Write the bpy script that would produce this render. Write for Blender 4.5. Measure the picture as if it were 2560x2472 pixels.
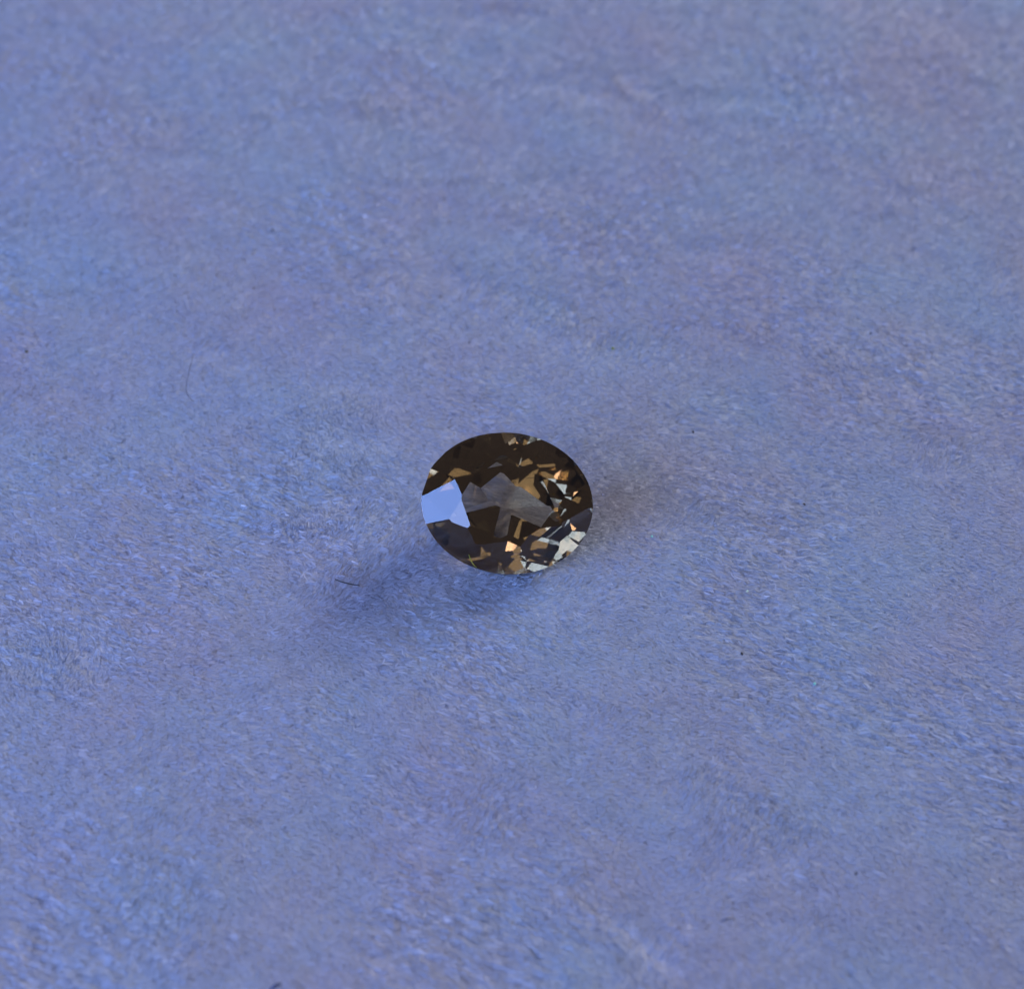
import bpy, bmesh, math, random
import numpy as np
from mathutils import Vector, Matrix

# 1 Blender unit = 1 cm (a close-up of a loose gemstone about 9 mm long)
sc = bpy.context.scene
for o in list(bpy.data.objects):
    bpy.data.objects.remove(o)
sc.unit_settings.system = 'METRIC'
sc.unit_settings.scale_length = 0.01
rng = np.random.default_rng(11)
random.seed(5)

# ------------------------------------------------------------------ camera
W, H = 1024, 988
ELEV, DIST, HFOV = math.radians(50), 7.3, math.radians(40)
TARGET = Vector((0.02, 0.043, 0.282))
cam_pos = TARGET + DIST * Vector((0, -math.cos(ELEV), math.sin(ELEV)))
cd = bpy.data.cameras.new('camera')
cam = bpy.data.objects.new('camera', cd)
sc.collection.objects.link(cam)
cam.location = cam_pos
cam.rotation_euler = (TARGET - cam_pos).to_track_quat('-Z', 'Y').to_euler()
cd.sensor_fit = 'HORIZONTAL'
cd.sensor_width = 6.0
cd.lens = 3.0 / math.tan(HFOV / 2)
cd.clip_start = 0.05
cd.clip_end = 500
cd.dof.use_dof = True
cd.dof.focus_distance = DIST - 0.02
cd.dof.aperture_fstop = 0.075
sc.camera = cam

# ------------------------------------------------------------------ world and lamps
world = bpy.data.worlds.new('World')
sc.world = world
world.use_nodes = True
bg = world.node_tree.nodes['Background']
bg.inputs[0].default_value = (0.80, 0.74, 0.92, 1)
bg.inputs[1].default_value = 0.11


def area(name, loc, target, size, power, color, size_y=None):
    ld = bpy.data.lights.new(name, 'AREA')
    ld.energy = power
    ld.color = color
    ld.shape = 'RECTANGLE' if size_y else 'SQUARE'
    ld.size = size
    if size_y:
        ld.size_y = size_y
    lo = bpy.data.objects.new(name, ld)
    sc.collection.objects.link(lo)
    lo.location = loc
    lo.rotation_euler = (Vector(target) - Vector(loc)).to_track_quat('-Z', 'Y').to_euler()
    return lo


win = area('window_light', (-19, -9, 8.5), (0, -1, 0), 20, 8500, (0.23, 0.40, 1.0), 14.5)
area('warm_lamp', (38, 35, 23), (0, 0, 0), 18, 33500, (0.97, 0.90, 0.93), 14)
area('room_fill', (-8, -12, 11), (0, 0, 0), 12, 330, (1.0, 0.95, 0.97), 9)
area('added_glint_overhead', (-5, -4, 20), (0, 0, 0), 3.4, 240, (1.0, 0.84, 1.0), 3.4)  # added overhead lamp for bright patches in the stone's upper right
# small added lamps near the window, shaped only for streaks reflected in the left facets
WIN = win.rotation_euler.to_matrix()


def strip(name, x, y, w, h, radiance, color):
    o = area(name, (0, 0, 0), (0, 0, -1), w, radiance * math.pi * w * h, color, h)
    o.location = Vector(win.location) + WIN @ Vector((x, y, 0.3))
    o.rotation_euler = win.rotation_euler


strip('added_glint_low', -5.6, -7.85, 3.2, 0.42, 2.5, (0.35, 0.6, 1.0))
strip('added_glint_pale', -5.95, 1.28, 0.75, 0.16, 2.2, (0.8, 0.95, 1.0))
strip('added_glint_rosy', -6.0, 1.93, 0.42, 0.24, 1.8, (1.0, 0.5, 0.8))

sc.view_settings.view_transform = 'Standard'
sc.view_settings.look = 'None'
sc.view_settings.exposure = 0.09
sc.view_settings.gamma = 1.0
sc.view_settings.use_curve_mapping = False
cy = sc.cycles
cy.max_bounces = 20
cy.transmission_bounces = 18
cy.glossy_bounces = 14
cy.diffuse_bounces = 4
cy.transparent_max_bounces = 64
cy.volume_bounces = 0
cy.caustics_refractive = True
cy.caustics_reflective = True
cy.blur_glossy = 0.0
cy.sample_clamp_indirect = 14.0
cy.use_guiding = True
cy.use_surface_guiding = True
cy.guiding_training_samples = 64
cy.surface_guiding_probability = 0.5
cy.use_denoising = True
cy.denoiser = 'OPENIMAGEDENOISE'


# ------------------------------------------------------------------ helpers
def link(o, parent=None):
    sc.collection.objects.link(o)
    if parent:
        o.parent = parent
    return o


def tag(o, label=None, cat=None, group=None, kind=None):
    if label: o['label'] = label
    if cat: o['category'] = cat
    if group: o['group'] = group
    if kind: o['kind'] = kind
    return o


def mat(name):
    m = bpy.data.materials.new(name)
    m.use_nodes = True
    return m, m.node_tree.nodes, m.node_tree.links


right = Vector((1, 0, 0))
fwd = (TARGET - cam_pos).normalized()
upv = right.cross(fwd)
TH = math.tan(HFOV / 2)


def ground(px, py, z=0.0):
    """photo pixel (2560 x 2472) -> point where that ray meets height z"""
    sx = (px - 1280) / 1280 * TH
    sy = -(py - 1236) / 1280 * TH
    d = fwd + right * sx + upv * sy
    t = (z - cam_pos.z) / d.z
    return cam_pos + d * t


def vnoise(x, y, scale, seed):
    """smooth value noise, about -1..1"""
    r = np.random.default_rng(seed)
    N = 256
    tab = r.uniform(-1, 1, (N, N))
    u, v = np.asarray(x) / scale + 57.3, np.asarray(y) / scale + 91.7
    i, j = np.floor(u).astype(int), np.floor(v).astype(int)
    f, g = u - i, v - j
    f, g = f * f * f * (f * (f * 6 - 15) + 10), g * g * g * (g * (g * 6 - 15) + 10)
    a, b = tab[i % N, j % N], tab[(i + 1) % N, j % N]
    c, d = tab[i % N, (j + 1) % N], tab[(i + 1) % N, (j + 1) % N]
    return (a * (1 - f) + b * f) * (1 - g) + (c * (1 - f) + d * f) * g


def fbm(x, y, scale, seed, octaves=3):
    s, amp, tot = 0, 1.0, 0
    for k in range(octaves):
        s = s + amp * vnoise(x, y, scale / 2 ** k, seed + k)
        tot += amp
        amp *= 0.5
    return s / tot * 1.5


def height(x, y):
    """gentle undulation of the cloth"""
    h = 0.030 * fbm(x, y, 2.3, 3, 2) + 0.012 * fbm(x, y, 0.7, 21, 2)
    flat = np.exp(-((np.asarray(x)) ** 2 + (np.asarray(y)) ** 2) / 0.9)
    return h * (1 - flat) + 0.004 * fbm(x, y, 0.16, 33, 2)


def ridges(x, y):
    """the nap lies in little combed ridges, stronger in some patches than in others"""
    a = -0.27
    wx, wy = x + 0.02 * vnoise(x, y, 0.10, 71), y + 0.014 * vnoise(x, y, 0.10, 72) + 0.07 * vnoise(x, y, 0.9, 61)
    u, v = wx * np.cos(a) + wy * np.sin(a), -wx * np.sin(a) + wy * np.cos(a)
    amp = np.clip(0.42 + 1.0 * fbm(x, y, 0.8, 81, 3), 0.05, 1.25)
    return RIDGE * amp * (vnoise(u * 0.26, v, 0.021, 91) + 0.45 * vnoise(u * 0.34 + 3, v, 0.011, 92))


RIDGE = 0.0075


# ------------------------------------------------------------------ cloth
def cloth_color(nodes, links, attr=None):
    tc = nodes.new('ShaderNodeNewGeometry')
    n = nodes.new('ShaderNodeTexNoise')
    n.inputs['Scale'].default_value = 0.8
    n.inputs['Detail'].default_value = 4
    n.inputs['Roughness'].default_value = 0.6
    links.new(tc.outputs['Position'], n.inputs['Vector'])
    r = nodes.new('ShaderNodeValToRGB')
    r.color_ramp.elements[0].position = 0.35
    r.color_ramp.elements[0].color = (0.525, 0.54, 0.63, 1)
    r.color_ramp.elements[1].position = 0.65
    r.color_ramp.elements[1].color = (0.49, 0.57, 0.67, 1)
    links.new(n.outputs['Fac'], r.inputs['Fac'])
    return r.outputs['Color']


def make_cloth():
    xs = np.concatenate([np.linspace(-14, -5.2, 30)[:-1], np.linspace(-5.2, 5.2, 420), np.linspace(5.2, 14, 30)[1:]])
    ys = np.concatenate([np.linspace(-12, -3.4, 30)[:-1], np.linspace(-3.4, 6.4, 400), np.linspace(6.4, 16, 30)[1:]])
    X, Y = np.meshgrid(xs, ys)
    Z = height(X, Y) - 0.016
    nx, ny = len(xs), len(ys)
    co = np.stack([X, Y, Z], -1).reshape(-1, 3)
    idx = np.arange(nx * ny).reshape(ny, nx)
    f = np.stack([idx[:-1, :-1], idx[:-1, 1:], idx[1:, 1:], idx[1:, :-1]], -1).reshape(-1, 4)
    me = bpy.data.meshes.new('cloth')
    me.vertices.add(len(co)); me.vertices.foreach_set('co', co.ravel())
    me.loops.add(f.size); me.loops.foreach_set('vertex_index', f.ravel())
    me.polygons.add(len(f)); me.polygons.foreach_set('loop_start', np.arange(0, f.size, 4))
    me.update(); me.validate()
    me.shade_smooth()
    m, n, l = mat('cloth_backing')
    b = n['Principled BSDF']
    l.new(cloth_color(n, l), b.inputs['Base Color'])
    b.inputs['Roughness'].default_value = 0.95
    b.inputs['Specular IOR Level'].default_value = 0.1
    tx = n.new('ShaderNodeTexNoise'); tx.inputs['Scale'].default_value = 45; tx.inputs['Detail'].default_value = 3
    g = n.new('ShaderNodeNewGeometry')
    l.new(g.outputs['Position'], tx.inputs['Vector'])
    bu = n.new('ShaderNodeBump'); bu.inputs['Strength'].default_value = 0.6; bu.inputs['Distance'].default_value = 0.02
    l.new(tx.outputs['Fac'], bu.inputs['Height']); l.new(bu.outputs['Normal'], b.inputs['Normal'])
    me.materials.append(m)
    o = link(bpy.data.objects.new('cloth', me))
    tag(o, 'periwinkle blue brushed microfibre cloth filling the whole picture', 'cloth', kind='structure')
    return o


def make_nap():
    """short brushed fibres in little tufts; the lie of the nap wanders from patch to patch"""
    PER, CELL = 5, 0.0178
    # tuft roots: a jittered grid over the trapezoid the camera sees plus a margin, coarser with distance
    rows_x, rows_y, yy = [], [], -3.3
    while yy < 6.2:
        dd = math.sqrt((yy - cam_pos.y) ** 2 + cam_pos.z ** 2)
        cell = CELL * max(dd / 6.0, 0.9) ** 0.75
        half = min(((yy - cam_pos.y) * fwd.y - cam_pos.z * fwd.z) * TH * 1.12 + 0.3, 5.2)
        xs_ = np.arange(-half, half, cell)
        rows_x.append(xs_ + rng.uniform(-0.5, 0.5, len(xs_)) * cell)
        rows_y.append(yy + rng.uniform(-0.5, 0.5, len(xs_)) * cell)
        yy += cell
    tx, ty = np.concatenate(rows_x), np.concatenate(rows_y)
    NT = len(tx)
    # lie of the nap
    n1 = fbm(tx, ty, 1.1, 101, 3)
    n2 = fbm(tx * 0.8, ty * 1.2, 0.55, 140, 3)
    n3 = fbm(tx, ty, 0.16, 170, 2)
    swirl = np.clip((n2 - 0.42) / 0.35, 0, 1)
    phi = -0.30 + 0.24 * n1 + 0.22 * n3 + swirl * 1.1 * np.sign(n1 + 0.2)
    lift = np.radians(np.clip(7 + 5 * n2 + 6 * swirl + rng.normal(0, 3, NT), 1, 35))
    phi = phi + rng.normal(0, 0.22, NT)
    # the stone presses into the pile: fibres in front of its lower rim are pushed up against it
    near = (gem_covers(tx, ty + 0.055, np.full(NT, 0.035)) | gem_covers(tx, ty + 0.03, np.full(NT, 0.03))) & ~gem_covers(tx, ty, np.full(NT, 0.012))
    lift = np.where(near, lift + np.radians(rng.uniform(8, 42, NT)), lift)
    L = np.clip(rng.normal(0.029, 0.008, NT), 0.014, 0.055)
    # here and there a tuft stands proud of the rest and is a little longer; its paler tone paints in a streak highlight
    comb = np.clip(0.30 + 0.9 * fbm(tx, ty, 0.8, 81, 3), 0.04, 1.0)
    proud = rng.uniform(0, 1, NT) < 0.10 * comb
    L = np.where(proud, L * 1.35, L)
    phi = np.where(proud, -0.28 + 0.3 * n3 + rng.normal(0, 0.10, NT), phi)
    # fibres
    k = np.repeat(np.arange(NT), PER)
    N = len(k)
    rx, ry = tx[k] + rng.normal(0, 0.0075, N), ty[k] + rng.normal(0, 0.0075, N)
    ph = phi[k] + rng.normal(0, 0.15, N)
    stray = rng.uniform(0, 1, N) < 0.05
    ph = np.where(stray, rng.uniform(-math.pi, math.pi, N), ph)
    lf = np.clip(lift[k] + rng.normal(0, 0.05, N) + np.where(stray, 0.1, 0), 0.03, 1.3)
    ln = L[k] * rng.uniform(0.75, 1.15, N) * np.where(stray, 0.7, 1)
    wd = rng.uniform(0.0018, 0.0040, N) * np.clip(np.sqrt((rx - cam_pos.x) ** 2 + (ry - cam_pos.y) ** 2 + cam_pos.z ** 2) / 7.0, 0.85, 1.6)
    curl = rng.normal(0, 0.95, N)
    z0 = rng.uniform(0.0, 0.005, N) + np.where(proud[k], 0.004, 0.0)
    SEG = 2
    pts = np.zeros((N, SEG + 1, 3))
    p = np.stack([rx, ry, z0], -1)
    pts[:, 0] = p
    a, e = ph - curl / 2, lf * 1.55
    dirs = []
    for s in range(SEG):
        dv = np.stack([np.cos(a) * np.cos(e), np.sin(a) * np.cos(e), np.sin(e)], -1)
        dirs.append(dv)
        p = p + dv * (ln / SEG)[:, None]
        pts[:, s + 1] = p
        a = a + curl / SEG
        e = e - lf * 1.0
    pts[:, :, 2] += height(pts[:, :, 0], pts[:, :, 1]) + ridges(pts[:, :, 0], pts[:, :, 1])
    dirs.append(dirs[-1])
    mx_, my_ = pts[:, 1, 0], pts[:, 1, 1]
    sx_, sy_, ep = np.sin(ph), -np.cos(ph), 0.004
    slope = (ridges(mx_ + sx_ * ep, my_ + sy_ * ep) - ridges(mx_ - sx_ * ep, my_ - sy_ * ep)) / (2 * ep)
    roll = np.arctan(slope) + rng.normal(0, 0.15, N)
    V = np.zeros((N, SEG + 1, 2, 3))
    taper = [0.9, 1.0, 0.45]
    for s in range(SEG + 1):
        dv = dirs[s]
        side = np.cross(dv, np.array([0, 0, 1.0]))
        side /= np.linalg.norm(side, axis=1)[:, None] + 1e-9
        nn = np.cross(side, dv)
        sv = side * np.cos(roll)[:, None] + nn * np.sin(roll)[:, None]
        V[:, s, 0] = pts[:, s] - sv * (wd * taper[s])[:, None]
        V[:, s, 1] = pts[:, s] + sv * (wd * taper[s])[:, None]
    # leave out fibres that would poke into the stone lying on them
    tip = pts[:, -1]
    mask = ~gem_covers(tip[:, 0], tip[:, 1], tip[:, 2] + 0.004)
    V = V[mask]; N = len(V)
    tone = np.clip(0.42 + 0.40 * proud[k][mask] + 0.12 * rng.normal(0, 1, NT)[k][mask] + 0.12 * rng.normal(0, 1, N), 0, 1)
    base = (np.arange(N) * (SEG + 1) * 2)[:, None, None]
    q = np.array([[2 * s, 2 * s + 1, 2 * s + 3, 2 * s + 2] for s in range(SEG)])[None]
    F = (base + q).reshape(-1, 4)
    me = bpy.data.meshes.new('nap')
    co = V.reshape(-1, 3).astype(np.float32)
    me.vertices.add(len(co)); me.vertices.foreach_set('co', co.ravel())
    me.loops.add(F.size); me.loops.foreach_set('vertex_index', F.ravel().astype(np.int32))
    me.polygons.add(len(F)); me.polygons.foreach_set('loop_start', np.arange(0, F.size, 4).astype(np.int32))
    me.update()
    me.shade_smooth()
    at = me.attributes.new('tone', 'FLOAT', 'POINT')
    at.data.foreach_set('value', np.repeat(tone, (SEG + 1) * 2).astype(np.float32))
    m, n, l = mat('nap_fibre')
    b = n['Principled BSDF']
    col = cloth_color(n, l)
    an = n.new('ShaderNodeAttribute'); an.attribute_name = 'tone'
    mr = n.new('ShaderNodeMapRange')
    mr.inputs['To Min'].default_value = 0.86; mr.inputs['To Max'].default_value = 1.24
    l.new(an.outputs['Fac'], mr.inputs['Value'])
    mx = n.new('ShaderNodeVectorMath'); mx.operation = 'SCALE'
    l.new(col, mx.inputs[0]); l.new(mr.outputs['Result'], mx.inputs['Scale'])
    l.new(mx.outputs['Vector'], b.inputs['Base Color'])
    b.inputs['Roughness'].default_value = 0.5
    b.inputs['Specular IOR Level'].default_value = 0.35
    b.inputs['Sheen Weight'].default_value = 0.25
    b.inputs['Sheen Roughness'].default_value = 0.4
    tr = n.new('ShaderNodeBsdfTranslucent')
    l.new(mx.outputs['Vector'], tr.inputs['Color'])
    ms = n.new('ShaderNodeMixShader'); ms.inputs[0].default_value = 0.55
    l.new(b.outputs[0], ms.inputs[1]); l.new(tr.outputs[0], ms.inputs[2])
    l.new(ms.outputs[0], n['Material Output'].inputs['Surface'])
    me.materials.append(m)
    o = link(bpy.data.objects.new('cloth_nap', me))
    tag(o, 'short brushed fibres of the blue cloth lying in streaky patches', 'cloth nap', kind='stuff')
    return o


# ------------------------------------------------------------------ gemstone
GA, GB, GZ = 0.445, 0.366, 0.40  # half length, half width of the girdle, height unit
TILT = math.radians(39)         # leaning on its pavilion, table towards the viewer
YAW = math.radians(-6)
TABLE_R = 0.53
GIRD = 0.05                     # girdle thickness (in GZ)
CUT_SEED, JIT = 25, 2.2
MAIN_C, UPPER_C, STAR_C = 35.0, 40.5, 21.0
MAIN_P, LOWER_P, CULET_P = 40.0, 47.0, 34.0
P_OFF = 0.0
IOR = 1.70


def gem_matrix():
    return (Matrix.Rotation(TILT, 4, 'X') @ Matrix.Rotation(YAW, 4, 'Z'))


def gem_facets():
    """cut the rough: an oval prism clipped by one plane per facet, each a little off true as in a hand-cut stone"""
    r = random.Random(CUT_SEED)
    R = math.radians
    n = 128
    ring = [(math.cos(2 * math.pi * i / n), math.sin(2 * math.pi * i / n)) for i in range(n)]
    poly = [('girdle', [np.array((ring[i][0], ring[i][1], -1.3)), np.array((ring[(i + 1) % n][0], ring[(i + 1) % n][1], -1.3)),
                        np.array((ring[(i + 1) % n][0], ring[(i + 1) % n][1], 1.0)), np.array((ring[i][0], ring[i][1], 1.0))]) for i in range(n)]
    poly.append(('top', [np.array((x, y, 1.0)) for x, y in ring]))
    poly.append(('bottom', [np.array((x, y, -1.3)) for x, y in ring[::-1]]))

    def clip(polys, name, nrm, d):
        out, cut = [], []
        for nm, P in polys:
            sd = [float(p @ nrm) - d for p in P]
            Q = []
            for i in range(len(P)):
                j = (i + 1) % len(P)
                if sd[i] <= 1e-9:
                    Q.append(P[i])
                if (sd[i] > 1e-9) != (sd[j] > 1e-9):
                    if sd[i] > sd[j]:
                        t = sd[j] / (sd[j] - sd[i]); q = P[j] + (P[i] - P[j]) * t
                    else:
                        t = sd[i] / (sd[i] - sd[j]); q = P[i] + (P[j] - P[i]) * t
                    Q.append(q); cut.append(q)
            if len(Q) >= 3:
                out.append((nm, Q))
        if len(cut) >= 3:
            c = sum(cut) / len(cut)
            u = np.cross(nrm, (0.3, 0.5, 0.81)); u /= np.linalg.norm(u)
            v = np.cross(nrm, u)
            cut.sort(key=lambda p: math.atan2((p - c) @ v, (p - c) @ u))
            Q = []
            for p in cut:
                if not Q or np.linalg.norm(p - Q[-1]) > 1e-6:
                    Q.append(p)
            if np.linalg.norm(Q[0] - Q[-1]) < 1e-6:
                Q.pop()
            if len(Q) >= 3:
                out.append((name, Q))
        return out

    def plane(name, az, ang, rad, z, up=1):
        # plane through (rad, z) at azimuth az, falling away at angle ang
        nonlocal poly
        nv = np.array((math.cos(R(az)) * math.sin(R(ang)), math.sin(R(az)) * math.sin(R(ang)), up * math.cos(R(ang))))
        poly = clip(poly, name, nv, math.sin(R(ang)) * rad + up * math.cos(R(ang)) * z)
    g = GIRD / 2
    zt = g + (1 - TABLE_R) * math.tan(R(MAIN_C))
    poly = clip(poly, 'table_facet', np.array((0, 0, 1.0)), zt)
    ch = math.cos(R(11.25))
    j = lambda x: r.gauss(0, x * JIT)
    for k in range(8):
        plane('bezel_facet', 45 * k + j(.8), MAIN_C + j(.5), 1 + j(.004), g)
        for s in (-1, 1):
            plane('upper_girdle_facet', 45 * k + s * 11.25 + j(.6), UPPER_C + j(.5), ch, g + j(.006))
        plane('star_facet', 45 * k + 22.5 + j(.8), STAR_C + j(.5), TABLE_R * math.cos(R(22.5)) + j(.008), zt)
    for k in range(8):
        plane('pavilion', P_OFF + 45 * k + j(3), MAIN_P + j(1.6), 1 + j(.012), -g, -1)
        for s in (-1, 1):
            plane('pavilion', P_OFF + 45 * k + s * 11.25 + j(2), LOWER_P + j(1.6), ch, -g - j(.006), -1)
    if CULET_P:
        zc = -g - 0.62 * math.tan(R(MAIN_P))
        for k in range(8):
            plane('pavilion', P_OFF + 45 * k + 22.5 + j(4), CULET_P + j(2.5), 0.38, zc, -1)
    fac, pav, gird = [], [], []
    for nm, P in poly:
        V = [Vector((GA * p[0], GB * p[1], GZ * p[2])) for p in P]
        if nm == 'pavilion':
            pav.append(V)
        elif nm == 'girdle':
            gird.append(V)
        else:
            fac.append((nm, V))
    return fac, pav, gird


FAC, PAVF, GIRDF = gem_facets()
ROT = gem_matrix()
_all = [ROT @ p for _, f in FAC for p in f] + [ROT @ p for f in PAVF for p in f]
GEM_LOC = Vector((-0.005, 0.0, -min(p.z for p in _all) - 0.002))


def gem_covers(x, y, z):
    """True where a point lies inside the stone"""
    inv = np.array((Matrix.Translation(GEM_LOC) @ ROT).inverted())
    P = np.stack([x, y, z, np.ones_like(x)], -1) @ inv.T
    inside = np.ones(len(x), bool)
    for f in [f for _, f in FAC] + PAVF:
        c = sum(f, Vector()) / len(f)
        nrm = (f[1] - f[0]).cross(f[-1] - f[0]).normalized()
        if nrm.dot(c) < 0:
            nrm = -nrm
        inside &= (P[:, 0] * nrm.x + P[:, 1] * nrm.y + P[:, 2] * nrm.z) < nrm.dot(f[0])
    return inside


def make_gem():
    root = bpy.data.objects.new('gemstone', None)
    link(root)
    root.empty_display_size = 0.2
    root.matrix_world = Matrix.Translation(GEM_LOC) @ ROT
    tag(root, 'dark olive brown oval faceted gemstone lying tilted on blue cloth', 'gemstone')
    g, n, l = mat('gem_polish')
    n.remove(n['Principled BSDF'])
    gl = n.new('ShaderNodeBsdfGlass')
    gl.inputs['IOR'].default_value = IOR
    gl.inputs['Roughness'].default_value = 0.0
    gl.inputs['Color'].default_value = (1, 1, 1, 1)
    l.new(gl.outputs[0], n['Material Output'].inputs['Surface'])
    gg, n, l = mat('gem_girdle')
    n.remove(n['Principled BSDF'])
    gl = n.new('ShaderNodeBsdfGlass')
    gl.inputs['IOR'].default_value = IOR
    gl.inputs['Roughness'].default_value = 0.35
    gl.inputs['Color'].default_value = (1, 1, 1, 1)
    l.new(gl.outputs[0], n['Material Output'].inputs['Surface'])
    v, n, l = mat('gem_colour')
    n.remove(n['Principled BSDF'])
    ab = n.new('ShaderNodeVolumeAbsorption')
    ab.inputs['Color'].default_value = (0.60, 0.50, 0.29, 1)
    ab.inputs['Density'].default_value = 4.3
    l.new(ab.outputs[0], n['Material Output'].inputs['Volume'])

    def build(name, polys, m):
        verts, faces, key = [], [], {}
        for f in polys:
            c = sum(f, Vector()) / len(f)
            nrm = Vector()
            for i in range(1, len(f) - 1):
                nrm += (f[i] - f[0]).cross(f[i + 1] - f[0])
            ids = []
            for p in f:
                kk = (round(p.x, 6), round(p.y, 6), round(p.z, 6))
                if kk not in key:
                    key[kk] = len(verts); verts.append(p)
                ids.append(key[kk])
            if nrm.dot(c) < 0:
                ids = ids[::-1]
            faces.append(ids)
        me = bpy.data.meshes.new(name)
        me.from_pydata([tuple(p) for p in verts], [], faces)
        me.update()
        me.materials.append(m)
        return link(bpy.data.objects.new(name, me), root)
    for name, f in FAC:
        build(name, [f], g)
    build('pavilion', PAVF, g)
    build('girdle', GIRDF, gg)
    # the coloured body of the stone (absorbs light along its path)
    bm = bmesh.new()
    for f in [f for _, f in FAC] + PAVF:
        for p in f:
            bm.verts.new(p * 0.996)
    bmesh.ops.remove_doubles(bm, verts=bm.verts, dist=1e-5)
    r = bmesh.ops.convex_hull(bm, input=bm.verts)
    me = bpy.data.meshes.new('stone_body')
    bm.to_mesh(me); bm.free()
    me.materials.append(v)
    link(bpy.data.objects.new('stone_body', me), root)
    return root


# ------------------------------------------------------------------ lint and dust
def plain(name, color, rough=0.7):
    m, n, l = mat(name)
    b = n['Principled BSDF']
    tx = n.new('ShaderNodeTexNoise'); tx.inputs['Scale'].default_value = 60
    r = n.new('ShaderNodeValToRGB')
    r.color_ramp.elements[0].color = tuple(c * 0.7 for c in color) + (1,)
    r.color_ramp.elements[1].color = tuple(min(1, c * 1.3) for c in color) + (1,)
    g = n.new('ShaderNodeNewGeometry'); l.new(g.outputs['Position'], tx.inputs['Vector'])
    l.new(tx.outputs['Fac'], r.inputs['Fac']); l.new(r.outputs['Color'], b.inputs['Base Color'])
    b.inputs['Roughness'].default_value = rough
    return m


def thread(name, pts, rad, m, label, cat):
    """a thin tapered fibre along points"""
    P = [Vector(p) for p in pts]
    dense = []
    for i in range(len(P) - 1):
        p0, p1, p2, p3 = P[max(i - 1, 0)], P[i], P[i + 1], P[min(i + 2, len(P) - 1)]
        for t in (0, .25, .5, .75):
            dense.append(0.5 * (2 * p1 + (p2 - p0) * t + (2 * p0 - 5 * p1 + 4 * p2 - p3) * t * t + (3 * p1 - p0 - 3 * p2 + p3) * t ** 3))
    dense.append(P[-1])
    org = dense[0].copy()
    bm = bmesh.new()
    rings = []
    for i, p in enumerate(dense):
        d = (dense[min(i + 1, len(dense) - 1)] - dense[max(i - 1, 0)]).normalized()
        s = d.cross(Vector((0, 0, 1)))
        s = s.normalized() if s.length > 1e-4 else Vector((1, 0, 0))
        u = s.cross(d)
        f = i / (len(dense) - 1)
        rr = rad * (0.45 + 0.55 * math.sin(math.pi * min(max(f, 0.06), 0.94)) ** 0.6)
        rings.append([bm.verts.new(p - org + rr * (s * math.cos(a) + u * math.sin(a))) for a in [j * math.pi / 3 for j in range(6)]])
    for a, b in zip(rings, rings[1:]):
        for j in range(6):
            bm.faces.new((a[j], a[(j + 1) % 6], b[(j + 1) % 6], b[j]))
    bm.faces.new(rings[0][::-1]); bm.faces.new(rings[-1])
    me = bpy.data.meshes.new(name)
    bm.to_mesh(me); bm.free()
    me.shade_smooth()
    me.materials.append(m)
    o = link(bpy.data.objects.new(name, me))
    o.location = org
    return tag(o, label, cat)


def speck(px, py, size, m, label, group=None, z=0.045):
    """a crumb of dust: an uneven little lump"""
    c = ground(px, py, z)
    c.z = float(height(np.array([c.x]), np.array([c.y]))[0]) + z * 0.8
    bm = bmesh.new()
    bmesh.ops.create_icosphere(bm, subdivisions=2, radius=size)
    for v in bm.verts:
        v.co *= random.uniform(0.75, 1.2)
        v.co.z *= 0.6
        v.co.x *= 1.35
    me = bpy.data.meshes.new('dust_speck')
    bm.to_mesh(me); bm.free()
    me.materials.append(m)
    o = link(bpy.data.objects.new('dust_speck', me))
    o.location = c
    o.rotation_euler.z = random.uniform(0, 3)
    return tag(o, label, 'dust', 'dust specks on the cloth')


def gem_point(px, py, lift=0.004):
    """point on the stone's surface seen at a photo pixel"""
    d = (fwd + right * ((px - 1280) / 1280 * TH) - upv * ((py - 1236) / 1280 * TH)).normalized()
    M = Matrix.Translation(GEM_LOC) @ ROT
    t_in = 0.0
    for f in [f for _, f in FAC]:
        w = [M @ p for p in f]
        nrm = (w[1] - w[0]).cross(w[-1] - w[0]).normalized()
        if nrm.dot(w[0] - M.translation) < 0:
            nrm = -nrm
        if nrm.dot(d) < -1e-3:
            t_in = max(t_in, nrm.dot(w[0] - cam_pos) / nrm.dot(d))
    return cam_pos + d * (t_in - lift)


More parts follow.
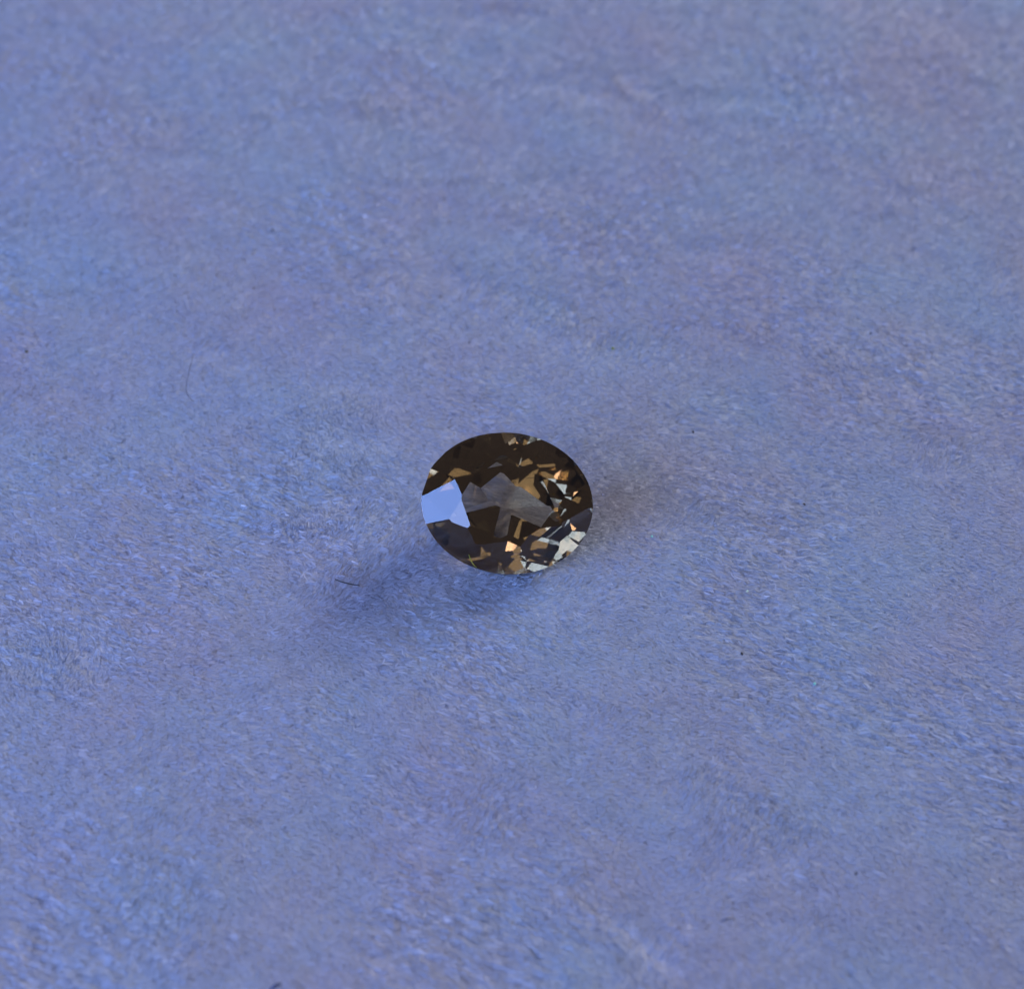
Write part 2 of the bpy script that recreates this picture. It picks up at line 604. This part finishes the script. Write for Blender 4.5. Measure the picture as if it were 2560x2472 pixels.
def make_lint():
    dark = plain('dark_lint', (0.025, 0.03, 0.035))
    grey = plain('grey_lint', (0.09, 0.10, 0.13))
    green = plain('green_lint', (0.35, 0.42, 0.06))

    def line(pix, z):
        out = []
        for (x, y), zz in zip(pix, z):
            p = ground(x, y, zz)
            p.z += float(height(np.array([p.x]), np.array([p.y]))[0])
            out.append(p)
        return out
    thread('lint_fibre', line([(838, 1448), (855, 1454), (876, 1459), (899, 1464)], [.055, .062, .06, .055]), 0.0036, dark,
           'short straight dark fibre on the cloth left below the gemstone', 'lint')
    thread('lint_fibre', line([(483, 880), (472, 920), (467, 945), (464, 968), (470, 985), (482, 996)], [.05, .06, .065, .065, .06, .05]), 0.0026, grey,
           'long thin curved grey hair on cloth at far left', 'lint')
    thread('lint_fibre', line([(676, 2476), (690, 2466), (704, 2460)], [.05, .07, .06]), 0.008, plain('navy_lint', (0.03, 0.05, 0.12)),
           'dark navy lint tuft cut off by the bottom edge', 'lint')
    thread('lint_fibre', line([(1800, 2304), (1818, 2297), (1836, 2297)], [.05, .07, .06]), 0.0035, plain('blue_lint', (0.05, 0.07, 0.13)),
           'small curled dark blue fibre on cloth at lower right', 'lint')
    thread('lint_fibre', line([(2448, 1936), (2470, 1944), (2492, 1950), (2516, 1957)], [.02, .03, .03, .02]), 0.0026, plain('pale_lint', (0.55, 0.62, 0.76)),
           'pale straight fibre lying on cloth near the right edge', 'lint')
    thread('lint_fibre', [gem_point(1172, 1386), gem_point(1177, 1400), gem_point(1184, 1411), gem_point(1192, 1419)], 0.0022, green,
           'tiny yellow green fibre stuck on the lower left rim of the gemstone', 'lint')
    dk = plain('dark_dust', (0.03, 0.03, 0.035))
    for x, y, s, lab in [
        (681, 573, .0065, 'tiny dark dust speck on cloth above left of the gemstone'),
        (2178, 829, .0075, 'tiny dark dust speck on cloth far right above the gemstone'),
        (1734, 1074, .0070, 'tiny dark dust speck just beyond the gemstone shadow on the right'),
        (2013, 1250, .0065, 'tiny dark dust speck level with the gemstone at right'),
        (1857, 1625, .0070, 'tiny dark dust speck right below the gemstone'),
        (2140, 2182, .0065, 'tiny dark dust speck near the lower right corner'),
    ]:
        speck(x, y, s, dk, lab)
    gr = plain('green_dust', (0.16, 0.20, 0.05))
    speck(1533, 862, .010, gr, 'olive green dust crumb on cloth above the gemstone')
    speck(64, 872, .010, plain('brown_dust', (0.10, 0.09, 0.06)), 'brown dust crumb near the left edge of the picture')
    pale = plain('teal_dust', (0.25, 0.65, 0.55), 0.3)
    speck(1870, 1470, .006, plain('pale_dust', (0.6, 0.8, 0.6), 0.3), 'pale green glinting dust speck right below the gemstone')
    speck(1630, 1338, .006, pale, 'teal glinting dust speck beside the gemstone on the right')
    speck(2040, 1697, .007, pale, 'teal glinting dust speck farther out at lower right')


make_cloth()
make_gem()
make_nap()
make_lint()
